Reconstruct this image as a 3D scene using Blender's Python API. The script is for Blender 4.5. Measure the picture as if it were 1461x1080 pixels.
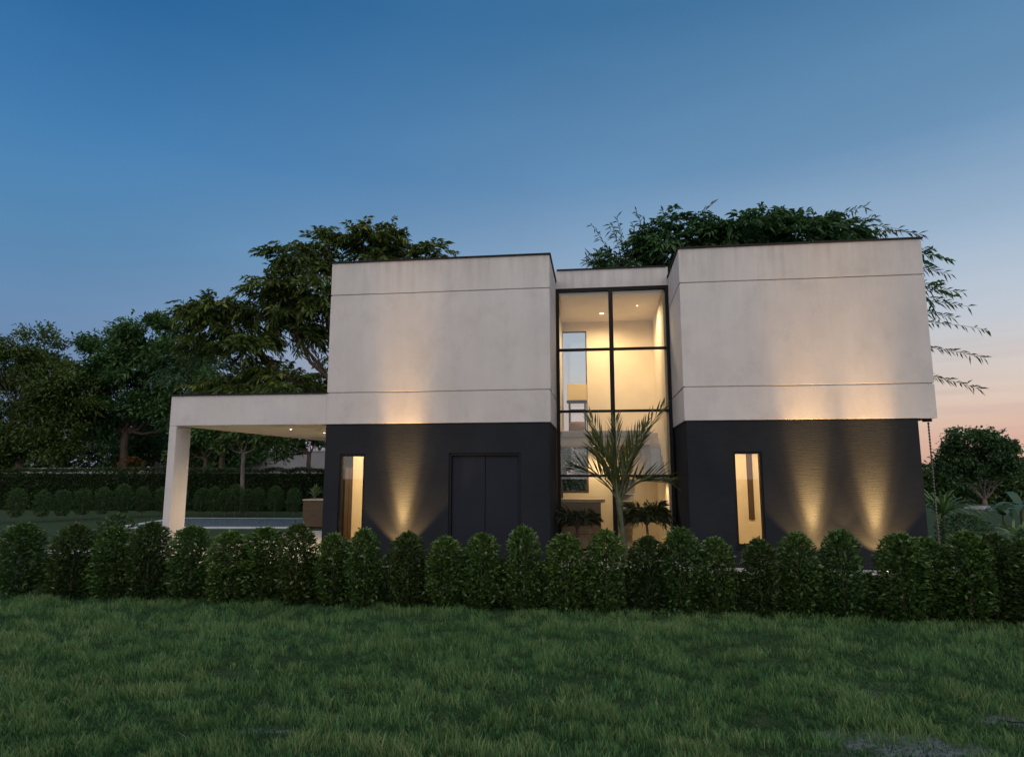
import bpy, math, random
import numpy as np
from mathutils import Vector

for o in list(bpy.data.objects):
    bpy.data.objects.remove(o, do_unlink=True)
scene = bpy.context.scene
COL = scene.collection
R = math.radians

# ------------------------------------------------------------------ camera
cd = bpy.data.cameras.new('camera')
cam = bpy.data.objects.new('camera', cd)
COL.objects.link(cam)
cam.location = (5.692, -13.287, 2.044)
cam.rotation_euler = (math.pi / 2 + 0.145, 0.0, 0.129)
cd.sensor_width = 36.0
cd.sensor_fit = 'HORIZONTAL'
cd.lens = 939.4 / 1461.0 * 36.0
cd.clip_start = 0.05
cd.clip_end = 2000.0
scene.camera = cam

# ------------------------------------------------------------------ world: dusk sky, sun just set on the right
SUN_AZ = 50.0            # degrees clockwise from +y
world = bpy.data.worlds.new('World')
scene.world = world
world.use_nodes = True
wn, wl = world.node_tree.nodes, world.node_tree.links
wn.clear()


def wmath(op, a, b=None, clamp=False):
    n = wn.new('ShaderNodeMath'); n.operation = op; n.use_clamp = clamp
    for i, v in enumerate((a, b)):
        if v is None:
            continue
        if isinstance(v, (int, float)):
            n.inputs[i].default_value = v
        else:
            wl.new(v, n.inputs[i])
    return n.outputs[0]


def wramp(fac, stops):
    n = wn.new('ShaderNodeValToRGB')
    el = n.color_ramp.elements
    while len(el) < len(stops):
        el.new(0.5)
    for e, (p, c) in zip(el, stops):
        e.position = p
        e.color = (*[((v / 255 + .055) / 1.055) ** 2.4 for v in c], 1)
    wl.new(fac, n.inputs[0])
    return n.outputs[0]


def wmix(f, a, b, mode='MIX'):
    n = wn.new('ShaderNodeMix'); n.data_type = 'RGBA'; n.blend_type = mode
    if isinstance(f, (int, float)):
        n.inputs[0].default_value = f
    else:
        wl.new(f, n.inputs[0])
    for i, v in ((6, a), (7, b)):
        if isinstance(v, tuple):
            n.inputs[i].default_value = (*v, 1)
        else:
            wl.new(v, n.inputs[i])
    return n.outputs[2]


tc = wn.new('ShaderNodeTexCoord')
sep = wn.new('ShaderNodeSeparateXYZ')
wl.new(tc.outputs['Generated'], sep.inputs[0])
DX, DY, DZ = sep.outputs
hl = wmath('SQRT', wmath('ADD', wmath('MULTIPLY', DX, DX), wmath('MULTIPLY', DY, DY)))
dot = wmath('ADD', wmath('MULTIPLY', DX, math.sin(R(SUN_AZ))), wmath('MULTIPLY', DY, math.cos(R(SUN_AZ))))
dot = wmath('DIVIDE', dot, wmath('MAXIMUM', hl, 0.001))
mr = wn.new('ShaderNodeMapRange'); mr.interpolation_type = 'SMOOTHSTEP'
mr.inputs[1].default_value = -0.15; mr.inputs[2].default_value = 1.02
wl.new(dot, mr.inputs[0])
WARM = mr.outputs[0]
cool = wramp(DZ, [(0.0, (122, 134, 160)), (0.10, (116, 138, 172)), (0.2, (106, 140, 178)), (0.30, (88, 138, 180)),
                  (0.42, (68, 126, 178)), (0.56, (42, 104, 158)), (0.66, (32, 92, 146)), (1.0, (40, 92, 142))])
warm = wramp(DZ, [(0.0, (210, 160, 142)), (0.05, (222, 184, 164)), (0.095, (224, 202, 186)), (0.14, (212, 204, 198)),
                  (0.20, (194, 202, 212)), (0.30, (158, 182, 206)), (0.42, (110, 150, 186)), (0.60, (70, 120, 162))])
sky = wmix(WARM, cool, warm)
# faint streaks of cloud low in the west
mp = wn.new('ShaderNodeMapping'); mp.inputs['Scale'].default_value = (2.2, 2.2, 26.0)
wl.new(tc.outputs['Generated'], mp.inputs[0])
nz = wn.new('ShaderNodeTexNoise'); nz.inputs['Scale'].default_value = 2.0; nz.inputs['Detail'].default_value = 5.0
wl.new(mp.outputs[0], nz.inputs[0])
streak = wramp(nz.outputs[0], [(0.48, (0, 0, 0)), (0.66, (255, 255, 255))])
low = wmath('MULTIPLY', wmath('SUBTRACT', 1.0, wmath('MULTIPLY', DZ, 5.0), True), wmath('MULTIPLY', WARM, 0.55))
sky = wmix(wmath('MULTIPLY', streak, low), sky, (0.50, 0.34, 0.36))
nv = wn.new('ShaderNodeTexNoise'); nv.inputs['Scale'].default_value = 3.0; nv.inputs['Detail'].default_value = 6.0
mp2 = wn.new('ShaderNodeMapping'); mp2.inputs['Scale'].default_value = (1.0, 1.0, 4.0)
wl.new(tc.outputs['Generated'], mp2.inputs[0]); wl.new(mp2.outputs[0], nv.inputs[0])
sky = wmix(1.0, sky, wramp(nv.outputs[0], [(0.3, (246, 246, 248)), (0.7, (255, 255, 255))]), 'MULTIPLY')
# unseen sky behind the viewer and overhead, pale lilac, brightened to light facade and lawn
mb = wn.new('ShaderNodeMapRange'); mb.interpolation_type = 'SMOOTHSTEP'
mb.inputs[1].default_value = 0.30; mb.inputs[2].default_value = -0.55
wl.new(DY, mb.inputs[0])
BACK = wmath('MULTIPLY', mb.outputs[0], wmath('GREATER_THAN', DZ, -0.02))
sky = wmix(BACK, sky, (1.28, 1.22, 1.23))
# a little of the physical sky on top
phys = wn.new('ShaderNodeTexSky'); phys.sky_type = 'NISHITA'; phys.sun_disc = False
phys.sun_elevation = R(1.0); phys.sun_rotation = R(SUN_AZ)
physd = wmix(1.0, phys.outputs[0], (0.004, 0.004, 0.006), 'MULTIPLY')
sky = wmix(1.0, sky, physd, 'ADD')
bg = wn.new('ShaderNodeBackground'); bg.inputs[1].default_value = 1.0
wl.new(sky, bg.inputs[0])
wo = wn.new('ShaderNodeOutputWorld')
wl.new(bg.outputs[0], wo.inputs[0])

sl = bpy.data.lights.new('sun', 'SUN'); sl.energy = 0.12; sl.angle = R(12); sl.color = (1.0, 0.72, 0.5)
sun = bpy.data.objects.new('sun', sl); COL.objects.link(sun)
sun.rotation_euler = Vector((math.sin(R(SUN_AZ)), math.cos(R(SUN_AZ)), math.tan(R(2.0)))).to_track_quat('Z', 'Y').to_euler()

vs = scene.view_settings
vs.view_transform = 'Standard'; vs.look = 'None'; vs.exposure = 0.0; vs.gamma = 1.0
vs.use_curve_mapping = False
scene.cycles.use_denoising = True
scene.cycles.max_bounces = 8
scene.cycles.transparent_max_bounces = 24
scene.cycles.caustics_reflective = False
scene.cycles.caustics_refractive = False
scene.cycles.sample_clamp_indirect = 4.0

LAMP = (1.0, 0.72, 0.40)


# ------------------------------------------------------------------ materials
def new_mat(name):
    m = bpy.data.materials.new(name); m.use_nodes = True
    nt = m.node_tree; nt.nodes.clear()
    out = nt.nodes.new('ShaderNodeOutputMaterial')
    return m, nt, out


def N(nt, t, **kw):
    n = nt.nodes.new(t)
    for k, v in kw.items():
        setattr(n, k, v)
    return n


def ramp(nt, src, stops):
    n = nt.nodes.new('ShaderNodeValToRGB')
    el = n.color_ramp.elements
    while len(el) < len(stops):
        el.new(0.5)
    for e, (p, c) in zip(el, stops):
        e.position = p; e.color = (*c, 1)
    nt.links.new(src, n.inputs[0])
    return n.outputs[0]


def noise(nt, scale, detail=4, mapscale=(1, 1, 1), rough=.55):
    t = N(nt, 'ShaderNodeTexCoord'); mp = N(nt, 'ShaderNodeMapping')
    mp.inputs['Scale'].default_value = mapscale
    nt.links.new(t.outputs['Object'], mp.inputs[0])
    n = N(nt, 'ShaderNodeTexNoise')
    n.inputs['Scale'].default_value = scale; n.inputs['Detail'].default_value = detail
    n.inputs['Roughness'].default_value = rough
    nt.links.new(mp.outputs[0], n.inputs[0])
    return n.outputs[0]


def mixc(nt, f, a, b, mode='MIX'):
    n = N(nt, 'ShaderNodeMix', data_type='RGBA', blend_type=mode)
    if isinstance(f, (int, float)):
        n.inputs[0].default_value = f
    else:
        nt.links.new(f, n.inputs[0])
    for i, v in ((6, a), (7, b)):
        if isinstance(v, tuple):
            n.inputs[i].default_value = (*v, 1)
        else:
            nt.links.new(v, n.inputs[i])
    return n.outputs[2]


def bump(nt, src, strength, dist=0.01, prev=None):
    b = N(nt, 'ShaderNodeBump'); b.inputs['Strength'].default_value = strength
    b.inputs['Distance'].default_value = dist
    nt.links.new(src, b.inputs['Height'])
    if prev is not None:
        nt.links.new(prev, b.inputs['Normal'])
    return b.outputs[0]


def principled(nt, out, col, rough=.6, normal=None, metal=0.0, spec=.5):
    p = N(nt, 'ShaderNodeBsdfPrincipled')
    if isinstance(col, tuple):
        p.inputs['Base Color'].default_value = (*col, 1)
    else:
        nt.links.new(col, p.inputs['Base Color'])
    if isinstance(rough, (int, float)):
        p.inputs['Roughness'].default_value = rough
    else:
        nt.links.new(rough, p.inputs['Roughness'])
    p.inputs['Metallic'].default_value = metal
    p.inputs['Specular IOR Level'].default_value = spec
    if normal is not None:
        nt.links.new(normal, p.inputs['Normal'])
    nt.links.new(p.outputs[0], out.inputs[0])
    return p


def simple(name, c, rough=.6, var=.15, scale=6, bs=.15, metal=0.0, spec=.5, ms=(1, 1, 1)):
    m, nt, out = new_mat(name)
    n = noise(nt, scale, 5, ms)
    lo = tuple(v * (1 - var) for v in c); hi = tuple(min(1, v * (1 + var)) for v in c)
    col = ramp(nt, n, [(.3, lo), (.7, hi)])
    fine = noise(nt, scale * 9, 3, ms)
    principled(nt, out, col, rough, bump(nt, fine, bs, .005), metal, spec)
    return m


def stucco(name, c):
    m, nt, out = new_mat(name)
    big = noise(nt, .55, 6, (1, 1, .8), .62)
    mid = noise(nt, 1.7, 9, (1, 1, .8), .70)
    streak = noise(nt, 1.6, 6, (2.2, 2.2, .22), .6)
    fine = noise(nt, 85, 4)
    grain = noise(nt, 26, 5)
    c0 = tuple(v * .88 for v in c); c1 = tuple(min(1, v * 1.08) for v in c)
    col = ramp(nt, big, [(.30, c0), (.68, c1)])
    col = mixc(nt, .32, col, ramp(nt, mid, [(.30, (.62, .61, .60)), (.50, (1, 1, 1)), (.8, (.90, .88, .87))]), 'MULTIPLY')
    col = mixc(nt, .16, col, ramp(nt, streak, [(.32, (.68, .67, .65)), (.56, (1, 1, 1))]), 'MULTIPLY')
    tz = N(nt, 'ShaderNodeTexCoord'); sz = N(nt, 'ShaderNodeSeparateXYZ'); nt.links.new(tz.outputs['Object'], sz.inputs[0])
    drip = noise(nt, 3.2, 6, (1.6, 1.6, .10), .65)
    m0 = N(nt, 'ShaderNodeMapRange'); m0.inputs[1].default_value = 5.6; m0.inputs[2].default_value = 6.6; nt.links.new(sz.outputs[2], m0.inputs[0])
    m1 = N(nt, 'ShaderNodeMath', operation='MULTIPLY'); nt.links.new(m0.outputs[0], m1.inputs[0]); m1.inputs[1].default_value = .42
    col = mixc(nt, m1.outputs[0], col, mixc(nt, 1.0, col, ramp(nt, drip, [(.38, (.62, .61, .58)), (.58, (1, 1, 1))]), 'MULTIPLY'))
    tint = noise(nt, .8, 4)
    col = mixc(nt, .5, col, ramp(nt, tint, [(.35, (.96, .98, 1.0)), (.65, (1.0, .965, .95))]), 'MULTIPLY')
    nn = bump(nt, grain, .20, .007)
    nn = bump(nt, fine, .45, .006, nn)
    principled(nt, out, col, .85, nn, 0, .25)
    return m


def dark_render(name):
    m, nt, out = new_mat(name)
    big = noise(nt, 1.1, 6)
    col = ramp(nt, big, [(.3, (.0175, .0198, .0250)), (.7, (.0235, .0265, .0315))])
    st = noise(nt, 3.0, 6, (1.0, 1.0, 26.0), .6)
    col = mixc(nt, .5, col, ramp(nt, st, [(.35, (.74, .74, .76)), (.65, (1.12, 1.12, 1.10))]), 'MULTIPLY')
    fine = noise(nt, 60, 3)
    nn = bump(nt, st, .40, .009)
    nn = bump(nt, fine, .3, .004, nn)
    principled(nt, out, col, .85, nn, 0, .05)
    return m


def leaf_mat(name, cols, trans=.3, rough=.5, spec=.35):
    m, nt, out = new_mat(name)
    at = N(nt, 'ShaderNodeAttribute'); at.attribute_name = 'rnd'
    k = len(cols)
    col = ramp(nt, at.outputs['Fac'], [(i / (k - 1), c) for i, c in enumerate(cols)])
    oi = N(nt, 'ShaderNodeObjectInfo')
    col = mixc(nt, 1.0, col, ramp(nt, oi.outputs['Random'], [(0, (.78, .84, .85)), (1, (1.18, 1.08, .95))]), 'MULTIPLY')
    p = principled(nt, out, col, rough, None, 0, spec)
    t = N(nt, 'ShaderNodeBsdfTranslucent'); nt.links.new(col, t.inputs[0])
    mx = N(nt, 'ShaderNodeMixShader'); mx.inputs[0].default_value = trans
    nt.links.new(p.outputs[0], mx.inputs[1]); nt.links.new(t.outputs[0], mx.inputs[2])
    nt.links.new(mx.outputs[0], out.inputs[0])
    return m


def emit(name, c, s):
    m, nt, out = new_mat(name)
    e = N(nt, 'ShaderNodeEmission'); e.inputs[0].default_value = (*c, 1); e.inputs[1].default_value = s
    nt.links.new(e.outputs[0], out.inputs[0])
    return m


def glass(name):
    m, nt, out = new_mat(name)
    t = N(nt, 'ShaderNodeBsdfTransparent'); t.inputs[0].default_value = (.96, .97, .96, 1)
    g = N(nt, 'ShaderNodeBsdfGlossy'); g.inputs['Roughness'].default_value = .01
    f = N(nt, 'ShaderNodeFresnel'); f.inputs[0].default_value = 1.5
    mx = N(nt, 'ShaderNodeMixShader')
    nt.links.new(f.outputs[0], mx.inputs[0])
    nt.links.new(t.outputs[0], mx.inputs[1]); nt.links.new(g.outputs[0], mx.inputs[2])
    nt.links.new(mx.outputs[0], out.inputs[0])
    return m


M = {}
M['stucco'] = stucco('pale_stucco', (.525, .502, .497))
M['dark'] = dark_render('dark_render')
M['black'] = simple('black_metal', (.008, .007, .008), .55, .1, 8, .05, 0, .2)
M['frame'] = simple('window_frame', (.007, .005, .005), .55, .1, 8, .05, 0, .2)
M['door'] = simple('door_panel', (.010, .012, .020), .6, .12, 1.4, .1, 0, .2, (6, 6, 1))
M['cream'] = simple('cream_plaster', (.72, .62, .46), .8, .06, 1.5, .1)
M['soffit'] = simple('soffit_plaster', (.66, .60, .50), .8, .05, 1.5, .1)
M['slab'] = simple('concrete', (.36, .33, .30), .8, .2, 3, .3)
M['floor'] = simple('stone_floor', (.45, .38, .28), .4, .1, 2, .1)
M['wood'] = simple('counter_wood', (.24, .18, .13), .5, .2, 2.5, .15, 0, .4, (.4, 1, 5))
M['woodtop'] = simple('counter_top', (.50, .38, .26), .45, .1, 3, .1)
M['brownframe'] = simple('brown_frame', (.07, .034, .016), .75, .2, 5, .1)
M['brown'] = simple('planter_wood', (.085, .055, .032), .65, .2, 3, .3, 0, .3, (1, 1, 6))
M['basket'] = simple('basket', (.16, .09, .035), .8, .3, 30, .6)
M['cabcream'] = simple('cabinet_cream', (.72, .55, .25), .6, .05, 3, .05)
M['mirror'] = simple('dark_panel', (.05, .028, .015), .8, .2, 3, .05)
M['bark'] = simple('bark', (.075, .055, .042), .9, .35, 9, .8, 0, .2, (1, 1, .3))
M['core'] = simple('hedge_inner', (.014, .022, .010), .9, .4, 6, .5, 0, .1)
M['palebark'] = simple('pale_bark', (.15, .125, .11), .9, .3, 9, .7, 0, .2, (1, 1, .3))
M['palmstem'] = simple('palm_stem', (.060, .072, .032), .6, .3, 7, .4, 0, .35, (1, 1, 3))
M['paving'] = simple('terrace_paving', (.42, .40, .37), .75, .15, 3, .3)
M['white'] = simple('white_stone', (.45, .46, .48), .7, .1, 3, .2)
M['stonewall'] = simple('far_wall', (.28, .27, .29), .85, .12, 1.0, .2)
M['rock'] = simple('pale_rock', (.20, .20, .215), .85, .25, 4, .6)
M['rope'] = simple('rain_chain_metal', (.10, .085, .07), .55, .4, 20, .4)
M['lampwhite'] = simple('lamp_body', (.75, .73, .70), .5, .05, 6, .05)
M['lampcap'] = simple('lamp_cap', (.16, .09, .05), .6, .2, 8, .1)
M['glass'] = glass('window_glass')
M['bulb'] = emit('downlight_glow', (1.0, .82, .55), 14.0)
M['bulb2'] = emit('room_lamp_glow', (1.0, .85, .6), 9.0)
M['upglow'] = emit('uplight_lens', (1.0, .74, .40), 6.0)
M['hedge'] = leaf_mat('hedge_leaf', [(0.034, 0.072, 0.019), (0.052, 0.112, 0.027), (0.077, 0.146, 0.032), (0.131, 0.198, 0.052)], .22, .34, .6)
M['hedgeolive'] = leaf_mat('hedge_leaf_olive', [(0.027, 0.052, 0.013), (0.041, 0.081, 0.020), (0.064, 0.103, 0.026), (0.112, 0.158, 0.049)], .25, .42, .5)
M['topiary'] = leaf_mat('topiary_leaf', [(0.031, 0.071, 0.022), (0.051, 0.106, 0.032), (0.071, 0.135, 0.041)], .25, .5)
M['hedgeback'] = leaf_mat('back_hedge_leaf', [(0.026, 0.048, 0.014), (0.039, 0.072, 0.022), (0.060, 0.093, 0.026)], .25, .55)
M['bigleaf'] = leaf_mat('big_tree_leaf', [(0.041, 0.075, 0.020), (0.074, 0.124, 0.026), (0.127, 0.172, 0.032), (0.196, 0.172, 0.035)], .25, .5, .4)
M['olive'] = leaf_mat('olive_tree_leaf', [(0.048, 0.089, 0.020), (0.077, 0.128, 0.028), (0.112, 0.173, 0.036)], .25, .55)
M['teal'] = leaf_mat('green_tree_leaf', [(0.038, 0.094, 0.029), (0.066, 0.146, 0.042), (0.115, 0.214, 0.052)], .25, .55)
M['bamboo'] = leaf_mat('feathery_leaf', [(0.031, 0.073, 0.034), (0.048, 0.104, 0.044), (0.084, 0.147, 0.052)], .3, .5)
M['palm'] = leaf_mat('palm_leaflet', [(0.035, 0.054, 0.009), (0.063, 0.081, 0.015), (0.102, 0.112, 0.021)], .3, .4, .5)
M['shade'] = leaf_mat('backlit_palm_leaf', [(.020, .034, .012), (.034, .050, .016), (.050, .064, .020)], .25, .45, .4)  # leaf colour darkened, backlit shade of the low palms painted in
M['agave'] = leaf_mat('strap_leaf', [(0.072, 0.142, 0.037), (0.132, 0.223, 0.058), (0.228, 0.304, 0.084)], .25, .45, .5)
M['pale_leaf'] = leaf_mat('pale_broad_leaf', [(.050, .110, .060), (.085, .160, .080)], .3, .45, .5)
M['orange_glow'] = leaf_mat('orange_glow_leaf', [(0.100, 0.037, 0.007), (0.150, 0.060, 0.010), (0.080, 0.050, 0.015)], .3, .6)  # orange base colour stands in for warm light on the leaves
M['grass'] = leaf_mat('grass_blade', [(0.018, 0.063, 0.024), (0.042, 0.127, 0.044), (0.070, 0.176, 0.062), (0.113, 0.207, 0.072), (0.190, 0.247, 0.110)], .25, .6, .25)


def ground_mat():
    m, nt, out = new_mat('lawn_soil')
    a = noise(nt, 1.3, 6); b = noise(nt, 22, 5); c = noise(nt, .35, 3)
    col = ramp(nt, b, [(.3, (.018, .036, .016)), (.55, (.032, .058, .024)), (.75, (.055, .072, .030))])
    col = mixc(nt, .55, col, ramp(nt, a, [(.35, (.75, .8, .7)), (.65, (1.25, 1.15, .95))]), 'MULTIPLY')
    col = mixc(nt, .5, col, ramp(nt, c, [(.35, (.75, .95, .9)), (.65, (1.2, 1.05, .9))]), 'MULTIPLY')
    # worn pale patches at the near right corner of the lawn
    at = N(nt, 'ShaderNodeAttribute'); at.attribute_name = 'worn'
    col = mixc(nt, at.outputs['Fac'], col, ramp(nt, b, [(.3, (.05, .065, .06)), (.7, (.15, .175, .17))]))
    principled(nt, out, col, .9, bump(nt, b, .8, .03), 0, .2)
    return m


def water_mat(name, c, bs, scale):
    m, nt, out = new_mat(name)
    n = noise(nt, scale, 3)
    principled(nt, out, c, .06, bump(nt, n, bs, .02), 0, .5)
    return m


M['ground'] = ground_mat()
M['pool'] = water_mat('pool_water', (.26, .33, .40), .12, 2.5)  # pale base colour stands in for sky reflected in the water
M['puddle'] = water_mat('puddle_water', (.05, .06, .06), .05, 5)


# ------------------------------------------------------------------ helpers
def tag(o, label=None, cat=None, group=None, kind=None):
    for k, v in (('label', label), ('category', cat), ('group', group), ('kind', kind)):
        if v:
            o[k] = v
    return o


def empty(name, loc=(0, 0, 0), label=None, cat=None, group=None):
    o = bpy.data.objects.new(name, None); o.empty_display_size = .2
    COL.objects.link(o); o.location = loc
    return tag(o, label, cat, group)


def link(name, me, parent=None, world=True):
    """world: mesh is in world coordinates; keep it there under its parent"""
    o = bpy.data.objects.new(name, me); COL.objects.link(o)
    if parent is not None:
        o.parent = parent
        if world:
            p = Vector((0, 0, 0)); q = parent
            while q is not None:
                p += q.location; q = q.parent
            o.location = -p
    return o


def raw_mesh(name, V, F, mat, smooth=False, rnd=None):
    me = bpy.data.meshes.new(name)
    me.from_pydata([tuple(v) for v in V], [], [tuple(f) for f in F])
    if smooth:
        me.polygons.foreach_set('use_smooth', [True] * len(me.polygons))
    me.materials.append(mat)
    return me


class MB:
    def __init__(self):
        self.v, self.f = [], []

    def add(self, V, F):
        b = len(self.v); self.v += [tuple(p) for p in V]; self.f += [tuple(i + b for i in f) for f in F]
        return self

    def box(self, x0, x1, y0, y1, z0, z1):
        V = [(x, y, z) for z in (z0, z1) for y in (y0, y1) for x in (x0, x1)]
        return self.add(V, [(0, 2, 3, 1), (4, 5, 7, 6), (0, 1, 5, 4), (2, 6, 7, 3), (0, 4, 6, 2), (1, 3, 7, 5)])

    def prism(self, poly, z0, z1):
        n = len(poly)
        V = [(x, y, z0) for x, y in poly] + [(x, y, z1) for x, y in poly]
        F = [tuple(range(n))[::-1], tuple(range(n, 2 * n))]
        F += [(i, (i + 1) % n, n + (i + 1) % n, n + i) for i in range(n)]
        return self.add(V, F)

    def tube(self, pts, rad, seg=8, cap=True):
        P = [Vector(p) for p in pts]; n = len(P)
        if isinstance(rad, (int, float)):
            rad = [rad] * n
        V, F = [], []
        for i, p in enumerate(P):
            d = (P[min(i + 1, n - 1)] - P[max(i - 1, 0)]).normalized()
            a = d.orthogonal().normalized() if i == 0 else (a - d * a.dot(d)).normalized()
            b = d.cross(a)
            for k in range(seg):
                t = 2 * math.pi * k / seg
                V.append(p + (a * math.cos(t) + b * math.sin(t)) * rad[i])
        for i in range(n - 1):
            for k in range(seg):
                F.append((i * seg + k, i * seg + (k + 1) % seg, (i + 1) * seg + (k + 1) % seg, (i + 1) * seg + k))
        if cap:
            F.append(tuple(range(seg))[::-1]); F.append(tuple(range((n - 1) * seg, n * seg)))
        return self.add(V, F)

    def lathe(self, prof, cx, cy, seg=20):
        V, F = [], []
        for r, z in prof:
            for k in range(seg):
                t = 2 * math.pi * k / seg
                V.append((cx + r * math.cos(t), cy + r * math.sin(t), z))
        for i in range(len(prof) - 1):
            for k in range(seg):
                F.append((i * seg + k, i * seg + (k + 1) % seg, (i + 1) * seg + (k + 1) % seg, (i + 1) * seg + k))
        F.append(tuple(range(seg))[::-1]); F.append(tuple(range((len(prof) - 1) * seg, len(prof) * seg)))
        return self.add(V, F)

    def build(self, name, mat, parent=None, bevel=0, smooth=False):
        o = link(name, raw_mesh(name, self.v, self.f, mat, smooth), parent)
        if bevel:
            b = o.modifiers.new('bevel', 'BEVEL'); b.width = bevel; b.segments = 2; b.limit_method = 'ANGLE'
        return o


def wall_holes(x0, x1, z0, z1, y0, y1, holes):
    """wall slab in the xz plane with rectangular openings (hx0,hx1,hz0,hz1), one clean skin"""
    xs = sorted({x0, x1, *[h[0] for h in holes], *[h[1] for h in holes]})
    zs = sorted({z0, z1, *[h[2] for h in holes], *[h[3] for h in holes]})
    mb = MB(); nx, nz_ = len(xs), len(zs)

    def solid(i, k):
        if i < 0 or k < 0 or i >= nx - 1 or k >= nz_ - 1:
            return False
        cx, cz = (xs[i] + xs[i + 1]) / 2, (zs[k] + zs[k + 1]) / 2
        return not any(h[0] < cx < h[1] and h[2] < cz < h[3] for h in holes)
    V = [(x, y, z) for y in (y0, y1) for z in zs for x in xs]
    idx = lambda i, k, s: s * nx * nz_ + k * nx + i
    F = []
    for i in range(nx - 1):
        for k in range(nz_ - 1):
            if not solid(i, k):
                continue
            F.append((idx(i, k, 0), idx(i + 1, k, 0), idx(i + 1, k + 1, 0), idx(i, k + 1, 0)))
            F.append((idx(i, k, 1), idx(i, k + 1, 1), idx(i + 1, k + 1, 1), idx(i + 1, k, 1)))
            if not solid(i - 1, k): F.append((idx(i, k, 0), idx(i, k + 1, 0), idx(i, k + 1, 1), idx(i, k, 1)))
            if not solid(i + 1, k): F.append((idx(i + 1, k, 0), idx(i + 1, k, 1), idx(i + 1, k + 1, 1), idx(i + 1, k + 1, 0)))
            if not solid(i, k - 1): F.append((idx(i, k, 0), idx(i, k, 1), idx(i + 1, k, 1), idx(i + 1, k, 0)))
            if not solid(i, k + 1): F.append((idx(i, k + 1, 0), idx(i + 1, k + 1, 0), idx(i + 1, k + 1, 1), idx(i, k + 1, 1)))
    return mb.add(V, F)


def nrm(a):
    return a / np.maximum(np.linalg.norm(a, axis=-1, keepdims=True), 1e-9)


def np_mesh(name, V, tris, mat, rnd=None):
    """triangle mesh from arrays, with an optional per-face tone value"""
    me = bpy.data.meshes.new(name)
    nv, nf = len(V), len(tris)
    me.vertices.add(nv); me.vertices.foreach_set('co', np.asarray(V, np.float32).ravel())
    me.loops.add(nf * 3); me.loops.foreach_set('vertex_index', np.asarray(tris, np.int32).ravel())
    me.polygons.add(nf)
    me.polygons.foreach_set('loop_start', np.arange(nf, dtype=np.int32) * 3)
    me.polygons.foreach_set('loop_total', np.full(nf, 3, np.int32))
    if rnd is not None:
        a = me.attributes.new('rnd', 'FLOAT', 'FACE'); a.data.foreach_set('value', np.asarray(rnd, np.float32))
    me.update(calc_edges=True)
    me.materials.append(mat)
    return me


class Leaves:
    """collects folded four-point leaves"""
    def __init__(self, seed):
        self.r = np.random.default_rng(seed); self.P = []; self.D = []; self.L = []; self.W = []; self.C = []; self.DR = []

    def add(self, P, D, L, W, C, droop=.15):
        n = len(P)
        self.P.append(np.asarray(P)); self.D.append(nrm(np.asarray(D)))
        for lst, v in ((self.L, L), (self.W, W), (self.C, C), (self.DR, droop)):
            lst.append(np.broadcast_to(np.asarray(v, float), (n,)).copy())

    def mesh(self, name, mat):
        P, D = np.concatenate(self.P), np.concatenate(self.D)
        L, W, C, DR = [np.concatenate(x)[:, None] for x in (self.L, self.W, self.C, self.DR)]
        n = len(P)
        up = np.array([0, 0, 1.0]) + self.r.normal(0, .55, (n, 3))
        S = nrm(np.cross(D, up)); U = nrm(np.cross(S, D))
        down = np.array([0, 0, -1.0])
        V = np.empty((n, 4, 3))
        V[:, 0] = P
        V[:, 1] = P + D * L * .48 + S * W * .5 + U * W * .18
        V[:, 2] = P + D * L + down * L * DR
        V[:, 3] = P + D * L * .48 - S * W * .5 + U * W * .18
        b = np.arange(n)[:, None] * 4
        T = np.concatenate([b + [0, 1, 2], b + [0, 2, 3]], axis=1).reshape(-1, 3)
        return np_mesh(name, V.reshape(-1, 3), T, mat, np.repeat(np.clip(C[:, 0], 0, 1), 2))


def sphere_dirs(r, n):
    return nrm(r.normal(0, 1, (n, 3)))


def vnoise(x, y, scale, seed=0):
    g = np.random.default_rng(seed).random((64, 64))
    u, v = x / scale, y / scale
    i, j = np.floor(u).astype(int), np.floor(v).astype(int)
    fu, fv = u - i, v - j
    fu, fv = fu * fu * (3 - 2 * fu), fv * fv * (3 - 2 * fv)
    G = lambda a, b: g[a % 64, b % 64]
    return (G(i, j) * (1 - fu) + G(i + 1, j) * fu) * (1 - fv) + (G(i, j + 1) * (1 - fu) + G(i + 1, j + 1) * fu) * fv


def smooth(a, b, x):
    t = np.clip((x - a) / (b - a), 0, 1)
    return t * t * (3 - 2 * t)


def gz(x, y):
    """ground height: low front lawn, bank behind the front hedge up to the terrace"""
    x, y = np.asarray(x, float), np.asarray(y, float)
    h = .27 * smooth(-2.6, -1.5, y)
    front = 1 - smooth(-3.2, -2.4, y)
    return h + front * ((vnoise(x, y, 1.3, 3) - .5) * .05 + (vnoise(x, y, .45, 4) - .5) * .02)


WORN = [(7.95, -7.55, .55, .22), (8.10, -7.75, .55, .25), (9.15, -6.88, .40, .13), (8.05, -6.35, .28, .10), (5.4, -8.1, .18, .07), (2.9, -7.9, .25, .08)]


def worn(x, y):
    w = np.zeros_like(np.asarray(x, float))
    for cx, cy, rx, ry in WORN:
        d = np.sqrt(((x - cx) / rx) ** 2 + ((y - cy) / ry) ** 2) + (vnoise(x, y, .12, 9) - .5) * .9
        w = np.maximum(w, 1 - smooth(.6, 1.25, d))
    return w


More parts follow.
